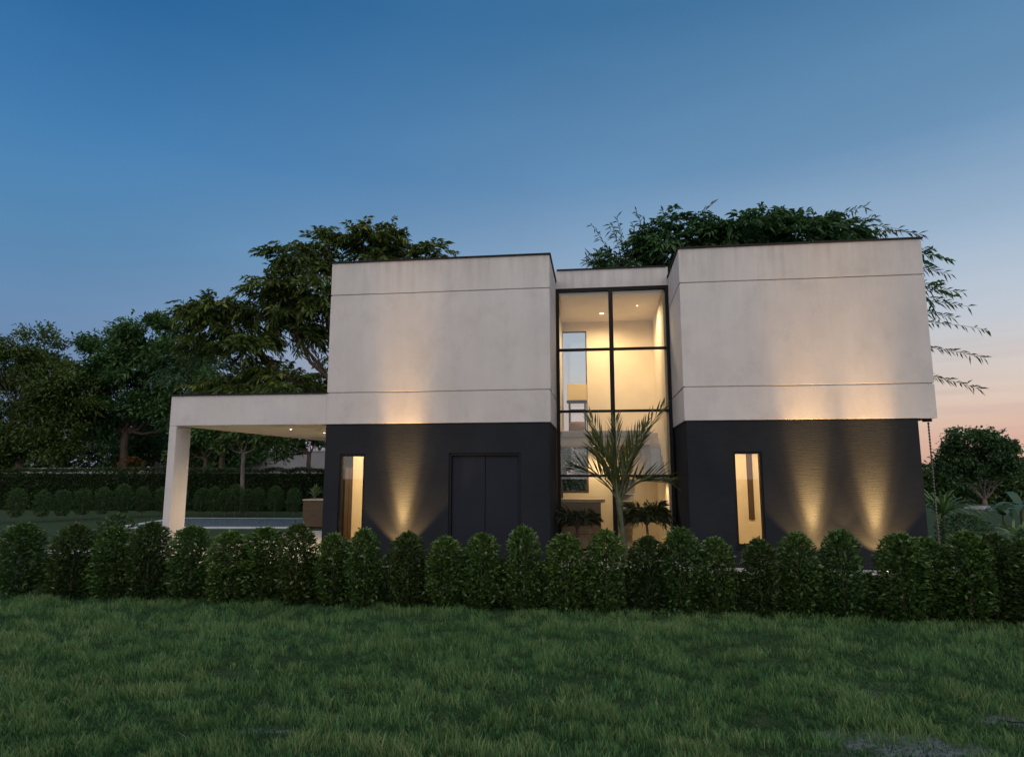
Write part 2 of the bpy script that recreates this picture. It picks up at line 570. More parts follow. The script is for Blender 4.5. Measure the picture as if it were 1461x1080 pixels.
# ------------------------------------------------------------------ ground
def build_ground():
    def grid(xs, ys, name, z=None):
        X, Y = np.meshgrid(xs, ys); nx, ny = len(xs), len(ys)
        Z = gz(X, Y)
        V = np.stack([X.ravel(), Y.ravel(), Z.ravel()], 1)
        i = (np.arange(ny - 1)[:, None] * nx + np.arange(nx - 1)[None, :]).ravel()
        T = np.concatenate([np.stack([i, i + 1, i + nx + 1], 1), np.stack([i, i + nx + 1, i + nx], 1)])
        me = np_mesh(name, V, T, M['ground'])
        a = me.attributes.new('worn', 'FLOAT', 'POINT')
        a.data.foreach_set('value', worn(X, Y).ravel().astype(np.float32))
        return link(name, me)
    xs = np.concatenate([[-600, -250, -100, -50, -25], np.arange(-12, 20.01, .12), [28, 50, 100, 250, 600]])
    ys = np.concatenate([[-300, -100, -40, -20], np.arange(-13, -1.3, .10), [0, 5, 12, 25, 45, 80, 150, 300, 800]])
    tag(grid(xs, ys, 'ground'), kind='structure')


build_ground()


def build_grass():
    r = np.random.default_rng(11)
    n = 400000
    # distance from the viewer skewed so that the near lawn is the densest
    y = -9.6 + 6.95 * r.random(n) ** 1.25
    D = y + 13.287
    x = 5.692 - .13 * D + (r.random(n) - .5) * (1.75 * D + 2.0)
    keep = r.random(n) > worn(x, y) * .62
    x, y = x[keep], y[keep]; n = len(x)
    z = gz(x, y)
    # tussocks stretched across the slope, with hollows between them
    clump = vnoise(x * .6, y, .17, 5); patch = vnoise(x, y, .9, 6); wide = vnoise(x, y, 2.6, 7); tuft = vnoise(x, y, .075, 15)
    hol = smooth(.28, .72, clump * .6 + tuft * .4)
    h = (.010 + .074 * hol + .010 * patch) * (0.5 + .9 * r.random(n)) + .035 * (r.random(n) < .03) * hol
    la = vnoise(x, y, .5, 8) * 6.3 + r.normal(0, 1.5, n)
    lean = (.15 + .65 * r.random(n)) * h
    dx, dy = np.cos(la) * lean, np.sin(la) * lean
    fa = r.random(n) * 6.283
    w = .0024 + .0026 * r.random(n)
    sx, sy = np.cos(fa) * w, np.sin(fa) * w
    V = np.empty((n, 5, 3))
    V[:, 0] = np.stack([x - sx, y - sy, z - .005], 1); V[:, 1] = np.stack([x + sx, y + sy, z - .005], 1)
    mx, my, mz = x + dx * .35, y + dy * .35, z + h * .6
    V[:, 2] = np.stack([mx - sx * .8, my - sy * .8, mz], 1); V[:, 3] = np.stack([mx + sx * .8, my + sy * .8, mz], 1)
    V[:, 4] = np.stack([x + dx, y + dy, z + h], 1)
    b = np.arange(n)[:, None] * 5
    T = np.concatenate([b + [0, 1, 3], b + [0, 3, 2], b + [2, 3, 4]], 1).reshape(-1, 3)
    c = np.clip(-.20 + .66 * hol + .36 * (patch * .6 + wide * .4) + r.normal(0, .19, n) + (r.random(n) < .08) * .4 + .15 * smooth(.62, .85, vnoise(x, y * 1.3, .42, 21)), 0, 1)  # blades in hollows darkened, their shade put into the colour; dry spots paler
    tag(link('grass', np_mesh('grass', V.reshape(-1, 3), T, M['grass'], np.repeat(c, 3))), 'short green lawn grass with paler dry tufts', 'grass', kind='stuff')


build_grass()


def sheet(name, poly, z, mat, kind='structure'):
    o = link(name, raw_mesh(name, [(x, y, z) for x, y in poly], [tuple(range(len(poly)))], mat))
    return tag(o, kind=kind)


# terrace and garden ground
t = MB().prism([(-3.95, -.55), (12.4, -.55), (12.4, 7.4), (-.2, 7.4), (-3.3, 7.0), (-3.95, 1.5)], .10, .30).build('terrace', M['paving'], None, .01)
tag(t, kind='structure')
t = MB().prism([(-10.4, 7.2), (-4.4, 8.0), (-4.9, 12.4), (-11.4, 12.0)], .10, .32)
cop = t.build('pool_coping', M['white'], None, .01); tag(cop, kind='structure')
sheet('pool_water', [(-10.0, 7.5), (-4.75, 8.2), (-5.2, 12.0), (-10.95, 11.65)], .327, M['pool'])
sheet('garden_path', [(-8.3, .2), (-5.2, .9), (-5.3, 1.6), (-8.4, .9)], .277, M['paving'])


def puddle(cx, cy, rx, ry, seed):
    rr = random.Random(seed); n = 22
    pts = [(cx + rx * math.cos(k / n * 6.283) * (1 + rr.uniform(-.25, .25)), cy + ry * math.sin(k / n * 6.283) * (1 + rr.uniform(-.25, .25))) for k in range(n)]
    sheet('puddle', pts, float(gz(cx, cy)) + .012, M['puddle'])


puddle(9.13, -6.90, .13, .045, 1)

# ------------------------------------------------------------------ the house
ZB, ZG1, ZG2, ZT, ZF = 3.10, 3.76, 5.891, 6.609, 6.88
XL1, XR0, XR1 = 4.757, 7.399, 12.039
YG = 2.03
house = empty('modern_house', (6, 0, .3), 'two storey modern house with pale upper volumes on a dark ground floor and glazed stairwell', 'house')


def upper(name, x0, x1, holes_left):
    """pale box whose face is split into three courses by two shadow grooves"""
    mb = MB(); g = .012; d = .022
    for i, (a, b) in enumerate(((ZB, ZG1 - g), (ZG1 + g, ZG2 - g), (ZG2 + g, ZT))):
        mb.box(x0, x1, 0, 5.2, a, b)
    for z in (ZG1, ZG2):
        mb.box(x0 + d, x1 - d, d, 5.18, z - g, z + g)
    return mb.build(name, M['stucco'], house, .006)


upper('upper_wall', 0, XL1, None)
upper('upper_wall', XR0, XR1, None)
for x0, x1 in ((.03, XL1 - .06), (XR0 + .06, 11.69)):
    MB().box(x0, x1, .0015, .0185, ZB - .006, ZB - .0005).build('lip_shade_strip', M['black'], house)  # black strip added under the overhang so the uplit lip stays dark
# thin black roof edges
for x0, x1, y0, y1, z in ((-.03, XL1 + .03, -.03, 5.23, ZT), (XR0 - .03, XR1 + .03, -.03, 5.23, ZT)):
    MB().box(x0, x1, y0, y1, z + .001, z + .036).build('roof_edge', M['black'], house, .005)
MB().box(XL1 + .001, XR0 - .001, YG - .02, 5.2, 6.44, ZF).build('fascia', M['stucco'], house)
MB().box(XL1 + .034, XR0 - .034, YG - .05, 5.2, ZF + .001, ZF + .034).build('roof_edge', M['black'], house)

# canopy over the patio and its fin post
MB().prism([(-3.568, 0), (-.001, 0), (-.001, 6.8), (-2.9, 6.8), (-3.43, .53), (-3.568, .53)], ZB, ZG1 - .012).build('canopy', M['stucco'], house, .006)
MB().prism([(-3.53, .04), (-.06, .04), (-.06, 6.75), (-2.87, 6.75), (-3.40, .50), (-3.53, .50)], ZB - .004, ZB - .001).build('canopy_soffit', M['soffit'], house)
MB().prism([(-3.60, -.03), (-.002, -.03), (-.002, 6.85), (-2.92, 6.85), (-3.46, .56), (-3.60, .56)], ZG1 - .011, ZG1 + .018).build('roof_edge', M['black'], house)
MB().box(-3.568, -3.401, 0, .525, .301, ZB - .005).build('post', M['stucco'], house, .006)


def downlight(x, y, z, power, blend=.6, size=150, col=LAMP, mat='bulb', r=.035, parent=house):
    o = MB().lathe([(r, z - .006), (r, z)], x, y, 16).build('ceiling_light', M[mat], parent)
    ring = MB().lathe([(r * 1.5, z - .004), (r * 1.5, z)], x, y, 16).build('trim_ring', M['lampwhite'], o)
    ld = bpy.data.lights.new('ceiling_lamp', 'SPOT'); ld.energy = power; ld.color = col
    ld.spot_size = R(size); ld.spot_blend = blend; ld.shadow_soft_size = .06
    lo = bpy.data.objects.new('ceiling_lamp', ld); COL.objects.link(lo); lo.parent = o
    lo.location = (x, y, z - .02)
    return o


for x, y in ((-1.41, 1.31), (-1.16, 2.64)):
    downlight(x, y, ZB - .005, 260, .7, 160, r=.022)

# dark ground floor: openings for windows and the double door
WL = (.32, .88, .62, 2.47); WR = (8.29, 8.83, .69, 2.49); DR = (2.66, 4.15, .30, 2.485)
wall_holes(0, XL1 - .03, .30, ZB - .001, .02, .30, [WL, DR]).build('ground_floor_wall', M['dark'], house)
MB().box(0, .24, .302, 5.1, .30, ZB - .001).build('ground_floor_wall', M['dark'], house)
MB().box(XL1 - .27, XL1 - .031, .302, 5.1, .30, ZB - .001).build('ground_floor_wall', M['dark'], house)
wall_holes(XR0 + .03, 11.70, .30, ZB - .001, .02, .30, [WR]).build('ground_floor_wall', M['dark'], house)
MB().box(XR0 + .031, XR0 + .27, .302, 5.1, .30, ZB - .001).build('ground_floor_wall', M['dark'], house)
MB().box(11.46, 11.699, .302, 5.1, .30, ZB - .001).build('ground_floor_wall', M['dark'], house)
for x0, x1 in ((0.002, XL1 - .032), (XR0 + .032, 11.698)):
    MB().box(x0, x1, 5.101, 5.2, .30, ZB - .001).build('ground_floor_wall', M['dark'], house)


def narrow_window(w):
    x0, x1, z0, z1 = w; f = .045
    fr = wall_holes(x0 + .002, x1 - .002, z0 + .002, z1 - .002, .045, .16, [(x0 + f, x1 - f, z0 + f, z1 - f)]).build('window', M['frame'], house)
    MB().box(x0 + f, x1 - f, .10, .106, z0 + f, z1 - f).build('pane', M['glass'], fr)
    MB().box(x0 - .02, x1 + .02, -.012, .0195, z0 - .03, z0).build('sill', M['black'], fr)


narrow_window(WL)
narrow_window(WR)
# double door
x0, x1, z0, z1 = DR
fr = wall_holes(x0 + .002, x1 - .002, z0, z1 - .002, .05, .2, [(x0 + .05, x1 - .05, z0, z1 - .05)]).build('door_frame', M['black'], house)
xm = (x0 + x1) / 2
for a, b, hx in ((x0 + .056, xm - .006, xm - .07), (xm + .006, x1 - .056, xm + .07)):
    d = MB().box(a, b, .105, .15, z0 + .012, z1 - .056).build('door', M['door'], house, .004)

MB().box(xm - .03, xm + .03, .151, .165, z0 + .012, z1 - .056).build('gap_light_stop', M['black'], fr)  # added strip behind the leaves, stops room light leaking through the gap
MB().box(x0 + .04, x1 - .04, .17, .18, z0 + .012, z1 - .03).build('door_light_block', M['black'], fr)  # added unseen sheet behind the door, blocks light from the room
# stairwell glazing: two columns, four rows
gx0, gx1, gz0, gz1 = XL1 + .002, XR0 - .002, .34, 6.424
xm = 6.055; bars = (2.018, 3.502, 4.957)
cols_ = ((gx0 + .075, xm - .05), (xm + .05, gx1 - .075))
rows = []
zz = [gz0 + .06] + [v for b in bars for v in (b - .028, b + .028)] + [gz1 - .06]
rows = [(zz[i], zz[i + 1]) for i in range(0, 8, 2)]
holes = [(a, b, c, d) for a, b in cols_ for c, d in rows]
gl = wall_holes(gx0, gx1, gz0, gz1, YG, YG + .10, holes).build('window', M['frame'], house)
for a, b, c, d in holes:
    MB().box(a, b, YG + .045, YG + .053, c, d).build('pane', M['glass'], gl)

# rooms behind the glass
IX0, IX1, IY1, IC = 4.60, 7.27, 5.0, 6.30
MB().box(4.49, 7.66, YG + .105, 5.0, .20, .32).build('floor', M['floor'], house)
MB().box(4.758, 7.398, YG + .105, 5.0, IC, IC + .12).build('ceiling', M['soffit'], house)
wall_holes(4.50, 7.41, .321, IC, IY1, IY1 + .18, [(4.66, 5.43, 1.55, 2.86), (4.66, 5.43, 3.16, 6.05)]).build('interior_wall', M['cream'], house)
MB().box(IX1, 7.398, YG + .105, IY1 - .001, .321, IC - .001).build('interior_wall', M['cream'], house)
MB().box(4.60, 4.658, 2.9, IY1 - .001, .321, IC - .001).build('interior_wall', M['cream'], house)
f2 = wall_holes(4.66, 5.43, 1.55, 2.86, IY1 + .03, IY1 + .10, [(4.72, 5.37, 1.61, 1.98), (4.72, 5.37, 2.05, 2.80)]).build('window', M['brownframe'], house)
MB().box(4.72, 5.37, IY1 + .06, IY1 + .066, 1.61, 2.80).build('pane', M['glass'], f2)
f3 = wall_holes(4.66, 5.43, 3.16, 6.05, IY1 + .03, IY1 + .10, [(4.69, 5.40, 3.19, 6.02)]).build('window', M['frame'], house)
MB().box(4.69, 5.40, IY1 + .06, IY1 + .066, 3.19, 6.02).build('pane', M['glass'], f3)
# landing, half landing and stair
MB().box(4.659, 7.0, 3.45, 4.999, 2.99, 3.14).build('landing', M['slab'], house, .005)
MB().box(4.659, 7.0, 3.60, 4.999, 2.80, 2.988).build('landing_beam', M['cream'], house)
MB().box(6.55, 7.268, 2.20, 2.85, 1.94, 2.05).build('half_landing', M['slab'], house, .004)
st = MB()
for k in range(7):
    zt = 2.05 + (k + 1) * (1.09 / 7); ya = 2.851 + k * .27
    st.box(6.78, 7.268, ya, ya + .27, zt - .30, zt)
st.build('stair_flight', M['slab'], house)
st = MB()
for k in range(9):
    zt = .32 + (k + 1) * (1.62 / 9); xa = 5.2 + 0 * k; ya = 4.7 - k * .25
    st.box(6.15, 6.54, ya - .25, ya, zt - .16, zt)
st.build('stair_flight', M['slab'], house)
# left room and right room
for x0, x1 in ((.24, XL1 - .271), (XR0 + .271, 11.459)):
    MB().box(x0 + .001, x1, .301, 3.2, .20, .32).build('floor', M['floor'], house)
    MB().box(x0 + .001, x1, .301, 3.2, 2.86, 2.95).build('ceiling', M['soffit'], house)
    MB().box(x0 + .001, x1, 3.201, 3.30, .321, 2.95).build('interior_wall', M['cream'], house)
    MB().box(x0 + .001, x0 + .03, .95 if x0 < 1 else .302, 3.2, .321, 2.859).build('interior_wall', M['cream'], house)
    MB().box(x1 - .03, x1 - .001, .302, 3.2, .321, 2.859).build('interior_wall', M['cream'], house)
downlight(1.6, 1.5, 2.858, 230, .25, 178, mat='bulb2')
downlight(9.0, 1.6, 2.858, 230, .25, 178, mat='bulb2')
downlight(5.86, 4.0, IC - .002, 270, .8, 172, mat='bulb2', r=.05)
downlight(6.75, 3.3, IC - .002, 190, .8, 172, mat='bulb2', r=.02)
downlight(5.6, 4.3, 2.798, 115, .8, 168, mat='bulb2')
downlight(6.95, 2.5, 1.938, 40, .8, 168, mat='bulb2')

# things in the rooms
c = empty('reception_counter', (5.25, 3.3, .32), 'brown wooden counter with a pale top behind the stairwell glass', 'counter')
MB().box(4.70, 5.74, 3.05, 3.55, .322, 1.38).build('body', M['wood'], c, .01)
MB().box(4.68, 5.84, 2.99, 3.62, 1.381, 1.46).build('counter_top', M['woodtop'], c, .008)
for z in (.62, .86, 1.10):
    MB().box(4.71, 5.73, 3.038, 3.049, z, z + .015).build('batten', M['brown'], c)
c = empty('console_cabinet', (5.15, 4.62, 3.14), 'cream box cabinet on thin dark legs on the upper landing', 'cabinet')
MB().box(4.90, 5.42, 4.45, 4.80, 4.03, 4.47).build('drawer_box', M['cabcream'], c, .008)
MB().box(4.88, 5.42, 4.43, 4.82, 3.98, 4.028).build('base_board', M['black'], c)
for x in (4.95, 5.37):
    for y in (4.48, 4.77):
        MB().box(x - .02, x + .02, y - .02, y + .02, 3.142, 3.979).build('leg', M['black'], c)
MB().box(4.97, 5.35, 4.47, 4.49, 3.74, 3.79).build('cross_bar', M['black'], c)
c = empty('storage_basket', (5.16, 4.3, 3.14), 'brown woven basket on the landing under the cream cabinet', 'basket')
MB().lathe([(.17, 3.142), (.20, 3.30), (.21, 3.42), (.19, 3.42), (.18, 3.30)], 5.16, 4.25, 20).build('body', M['basket'], c, 0, True)
c = empty('wall_mirror', (9.28, 3.19, 1.0), 'tall narrow dark panel hanging inside the right window', 'mirror')
MB().box(9.21, 9.34, 3.165, 3.198, 1.0, 2.62).build('frame', M['mirror'], c)
MB().box(9.225, 9.325, 3.158, 3.164, 1.02, 2.60).build('panel', M['brownframe'], c)
c = empty('tall_cupboard', (.35, .65, .32), 'dark brown cupboard just inside the left narrow window', 'cupboard')
MB().box(.272, .33, .32, .80, .322, 2.20).build('body', M['mirror'], c, .005)
MB().box(.331, .34, .34, .55, .36, 2.17).build('door', M['brownframe'], c)
MB().box(.331, .34, .57, .78, .36, 2.17).build('door', M['brownframe'], c)

c = empty('picture_frame', (7.05, 2.82, 2.05), 'pale framed picture standing by the stair behind the right pane', 'picture')
wall_holes(6.92, 7.18, 2.055, 2.70, 2.80, 2.83, [(6.945, 7.155, 2.08, 2.675)]).build('frame', M['slab'], c)
MB().box(6.946, 7.154, 2.812, 2.82, 2.081, 2.674).build('sheet', M['white'], c)

# rain chain hanging from the right eave
rc = empty('rain_chain', (11.98, .25, .30), 'thin knotted chain hanging from the right corner of the upper storey', 'rain chain')
MB().box(11.90, 12.035, .20, .30, 3.05, 3.097).build('bracket', M['black'], rc)
ch = MB()
for k in range(46):
    z = 3.04 - k * .06
    ch.lathe([(.010, z - .058), (.017, z - .045), (.019, z - .02), (.009, z)], 11.985, .25, 7)
ch.build('chain', M['rope'], rc, 0, True)


# ------------------------------------------------------------------ uplights
def uplight(x, where):
    u = empty('ground_uplight', (x, -.27, .30), 'round in-ground uplight washing the dark wall ' + where, 'light', 'ground uplights along the front wall')
    MB().lathe([(.075, .301), (.075, .315), (.055, .318)], x, -.27, 20).build('body', M['black'], u)
    MB().lathe([(.045, .319), (.045, .323)], x, -.27, 16).build('lens', M['upglow'], u)

    def spot(power, half, blend, tilt):
        ld = bpy.data.lights.new('uplight_lamp', 'SPOT'); ld.energy = power; ld.color = (1.0, .565, .19)
        ld.spot_size = R(half * 2); ld.spot_blend = blend; ld.shadow_soft_size = .05
        lo = bpy.data.objects.new('uplight_lamp', ld); COL.objects.link(lo); lo.parent = u
        lo.location = (0, 0, .04)
        lo.rotation_euler = Vector((0, -math.sin(R(tilt)), -math.cos(R(tilt)))).to_track_quat('Z', 'Y').to_euler()
    spot(3100, 12.5, 1.0, 9.5)
    spot(1000, 8.5, 1.0, 15)
    spot(850, 20, 1.0, 11)
    spot(250, 44, .25, 2)


uplight(1.72, 'between the narrow window and the double door')
uplight(9.68, 'nearest the right lit window')
uplight(10.80, 'nearest the right end of the house')

# two small garden lamps behind the front hedge
for x, lab in ((5.42, 'small white garden lamp with brown cap left of the palm trunk'), (6.30, 'small white garden lamp with brown cap right of the palm trunk')):
    u = empty('garden_lamp', (x, -1.3, .27), lab, 'lamp', 'garden lamps behind the hedge')
    MB().lathe([(.03, .26), (.03, .42), (.045, .44), (.055, .57)], x, -1.3, 14).build('body', M['lampwhite'], u, 0, True)
    MB().lathe([(.085, .571), (.09, .60), (.075, .64), (.03, .655)], x, -1.3, 14).build('cap', M['lampcap'], u, 0, True)


# ------------------------------------------------------------------ plants
def copy_tree(o, parent=None):
    c = o.copy(); COL.objects.link(c)
    if parent is not None:
        c.parent = parent
    for ch in list(o.children):
        copy_tree(ch, c)
    return c


def shrub_mesh(seed, h, r0, n, mat, ll, lw, z0=.12, name='foliage'):
    """upright oval shrub: leaves on and just under an uneven skin"""
    g = np.random.default_rng(seed)
    L = Leaves(seed)
    t = g.random(n) ** .9
    z = z0 + (h - z0) * t
    a = g.random(n) * 6.283
    prof = np.interp(t, [0, .12, .32, .55, .8, .92, 1.0], [.42, .78, 1.05, 1.0, .90, .68, .15])
    lump = .86 + .34 * vnoise(a * 1.6 + 20, z * 3.2, .55, seed) * 1.2 - .06
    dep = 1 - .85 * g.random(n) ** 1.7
    rr = r0 * prof * lump * dep
    P = np.stack([rr * np.cos(a), rr * np.sin(a), z + g.normal(0, .015, n)], 1)
    out = np.stack([np.cos(a), np.sin(a), .35 + 1.6 * np.clip(t - .75, 0, 1)], 1)
    D = nrm(out) + g.normal(0, .5, (n, 3)) + np.array([0, 0, .25])
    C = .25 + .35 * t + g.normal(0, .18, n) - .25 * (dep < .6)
    L.add(P, D, ll * (.7 + .6 * g.random(n)), lw * (.7 + .6 * g.random(n)), C, .12)
    return L.mesh(name, mat)


def stem_mesh(seed, h, r, mat, lean=.03, branches=5, spread=.2):
    rr = random.Random(seed); mb = MB()
    pts = [(rr.uniform(-lean, lean) * (k > 0), rr.uniform(-lean, lean) * (k > 0), h * k / 4) for k in range(5)]
    mb.tube(pts, [r, r * .9, r * .8, r * .6, r * .3], 6)
    for b in range(branches):
        k = rr.randint(1, 3); a = rr.uniform(0, 6.28); p = Vector(pts[k])
        q = p + Vector((math.cos(a) * spread, math.sin(a) * spread, h * .28))
        mb.tube([p, p.lerp(q, .5) + Vector((0, 0, -.02)), q], [r * .5, r * .35, r * .15], 5)
    return raw_mesh('stem', mb.v, mb.f, mat, True)


# ---- the front hedge: 27 separate shrubs in one row
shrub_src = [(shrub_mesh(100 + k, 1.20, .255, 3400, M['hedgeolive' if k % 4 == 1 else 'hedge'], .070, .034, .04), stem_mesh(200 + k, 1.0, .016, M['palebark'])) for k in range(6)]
HX = [-4.05, -3.10, -2.36, -1.68, -.96, -.24, .30, .88, 1.47, 2.02, 2.71, 3.31, 3.89, 4.53, 5.18, 5.78, 6.40, 6.88, 7.38, 8.00, 8.56, 9.16, 9.93, 10.32, 10.80, 11.20, 11.62]
HL = ['at the far left edge of the front row', 'second from the left edge of the front row', 'under the taller bush at the left of the lawn',
      'immediately left of the canopy post', 'touching the foot of the canopy post on its right side', 'in front of the pool, midway under the canopy',
      'under the canopy, second to the left of the dark wall', 'just left of the left narrow window, beside the brown planter',
      'below the left narrow window, on its left side', 'below the left narrow window, on its right side', 'under the left uplight glow on the dark wall',
      'below the left edge of the double door', 'below the meeting leaves of the double door', 'below the dark corner right of the double door',
      'below the left pane of the stairwell glass', 'immediately left of the palm trunk', 'immediately right of the palm trunk', 'below the right frame of the stairwell glass',
      'below the dark wall left of the right narrow window', 'immediately right of the right narrow window', 'below the first glow right of the right window',
      'between the two right uplight glows', 'below the rightmost uplight glow', 'at the right end corner of the house', 'just right of the hanging chain',
      'second from the right edge of the front row', 'at the far right edge of the front row']
rr = random.Random(5)
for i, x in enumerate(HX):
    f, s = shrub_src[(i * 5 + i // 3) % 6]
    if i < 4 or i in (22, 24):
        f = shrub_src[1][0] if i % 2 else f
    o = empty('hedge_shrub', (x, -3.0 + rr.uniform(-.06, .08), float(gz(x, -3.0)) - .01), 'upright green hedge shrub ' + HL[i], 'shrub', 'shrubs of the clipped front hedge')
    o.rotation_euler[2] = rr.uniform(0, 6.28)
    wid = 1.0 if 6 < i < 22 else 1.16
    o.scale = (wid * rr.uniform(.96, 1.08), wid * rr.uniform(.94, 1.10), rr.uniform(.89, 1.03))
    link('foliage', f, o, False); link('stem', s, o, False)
# filler: the second, lower row of the same hedge, seen through its gaps
low_src = [(shrub_mesh(140 + k, .66, .30, 2000, M['hedge'], .070, .034, .03), stem_mesh(240 + k, .6, .012, M['bark'])) for k in range(3)]
for i in range(len(HX) - 1):
    x = (HX[i] + HX[i + 1]) / 2
    f, s = low_src[i % 3]
    o = empty('low_shrub', (x, -2.72 + rr.uniform(-.05, .05), float(gz(x, -2.72)) - .01), 'low shrub right of that ' + HL[i], 'shrub', 'low shrubs behind the front hedge')
    o.rotation_euler[2] = rr.uniform(0, 6.28); k = rr.uniform(.9, 1.1); o.scale = (k, k, k * rr.uniform(.9, 1.05))
    link('foliage', f, o, False); link('stem', s, o, False)
# taller bushes behind the left and right ends
for x, y, h, lab in ((-2.95, -2.15, 1.22, 'taller leafy bush rising behind the hedge left of the canopy post'), (-4.9, -2.1, 1.0, 'dark bush behind the hedge at the left edge of the photo')):
    o = empty('leafy_bush', (x, y, float(gz(x, y)) - .01), lab, 'bush')
    link('foliage', shrub_mesh(int(300 + x * 7), h, .33, 2000, M['hedgeolive'], .075, .03, .05), o, False); link('stem', stem_mesh(301, h * .8, .014, M['bark']), o, False)

# ---- round topiary shrubs beyond the pool
def lollipop(seed):
    return shrub_mesh(seed, 1.18, .30, 2300, M['topiary'], .06, .03, .20), stem_mesh(seed, .8, .025, M['palebark'], .02)
pop = [lollipop(400 + k) for k in range(3)]
names_ = ['first', 'second', 'third', 'fourth', 'fifth', 'sixth', 'seventh', 'eighth', 'ninth', 'tenth', 'eleventh']
left_row = [(-16.6, 8.6), (-15.85, 9.1), (-15.3, 9.7), (-15.0, 10.3), (-14.65, 10.9), (-14.25, 11.5), (-13.9, 12.2), (-13.55, 12.9), (-13.0, 13.4), (-12.3, 13.6)]
right_row = [(-11.35, 13.7), (-10.8, 13.75), (-10.3, 13.8), (-9.85, 13.8), (-9.35, 13.85), (-8.85, 13.9), (-8.1, 13.95), (-7.3, 14.0)]
for row, lab in ((left_row, 'in the row left of the post'), (right_row, 'in the row seen under the canopy')):
    for i, (x, y) in enumerate(row):
        f, s = pop[i % 3]
        o = empty('round_shrub', (x, y, .26), 'round shrub beyond the pool, ' + names_[i] + ' from left ' + lab, 'shrub', 'clipped round shrubs beyond the pool')
        o.rotation_euler[2] = rr.uniform(0, 6.28); k = rr.uniform(.95, 1.1); o.scale = (k, k, k * rr.uniform(.97, 1.06))
        link('foliage', f, o, False); link('stem', s, o, False)


def box_hedge(name, label, x0, y0, x1, y1, w, h, n, seed, mat, ll=.10, lw=.05):
    g = np.random.default_rng(seed)
    d = np.array([x1 - x0, y1 - y0]); ln = np.hypot(*d); d /= ln; nx_ = np.array([d[1], -d[0]])
    root = empty(name, ((x0 + x1) / 2, (y0 + y1) / 2, .26), label, 'hedge')
    s = g.random(n) * ln
    face = g.random(n)
    front = face < .7
    z = np.where(front, g.random(n) * h, h * (.97 + .06 * g.random(n)))
    off = np.where(front, w / 2 * (.80 + .22 * g.random(n)), (g.random(n) - .5) * w)
    bulge = (vnoise(s, z, .7, seed) - .5) * .22
    off = off + bulge * front; z = z + bulge * (~front) * .7
    P = np.stack([x0 + d[0] * s + nx_[0] * off, y0 + d[1] * s + nx_[1] * off, .26 + z], 1)
    D = np.where(front[:, None], np.array([nx_[0], nx_[1], .3]), np.array([0, -.1, 1.0])) + g.normal(0, .55, (n, 3))
    L = Leaves(seed); L.add(P, D, ll * (.7 + .6 * g.random(n)), lw * (.7 + .6 * g.random(n)), .4 + g.normal(0, .25, n))
    link('foliage', L.mesh('foliage', mat), root)
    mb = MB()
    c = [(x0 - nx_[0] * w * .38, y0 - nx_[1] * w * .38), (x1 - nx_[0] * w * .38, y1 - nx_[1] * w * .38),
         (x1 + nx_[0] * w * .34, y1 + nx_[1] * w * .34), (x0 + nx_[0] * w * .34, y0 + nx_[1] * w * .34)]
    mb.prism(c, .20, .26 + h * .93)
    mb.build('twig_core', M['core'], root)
    return root


box_hedge('tall_hedge', 'long dark clipped hedge behind the round shrubs', -30, 17.6, -4, 18.6, 1.2, 1.98, 30000, 21, M['hedgeback'], .13, .075)


# ---- trees
def curve(p, q, sag, n, rnd, wob):
    p, q = Vector(p), Vector(q); out = []
    for k in range(n + 1):
        t = k / n
        v = p.lerp(q, t) + Vector((0, 0, sag * 4 * t * (1 - t)))
        if 0 < k < n:
            v += Vector((rnd.uniform(-wob, wob), rnd.uniform(-wob, wob), rnd.uniform(-wob, wob)))
        out.append(v)
    return out


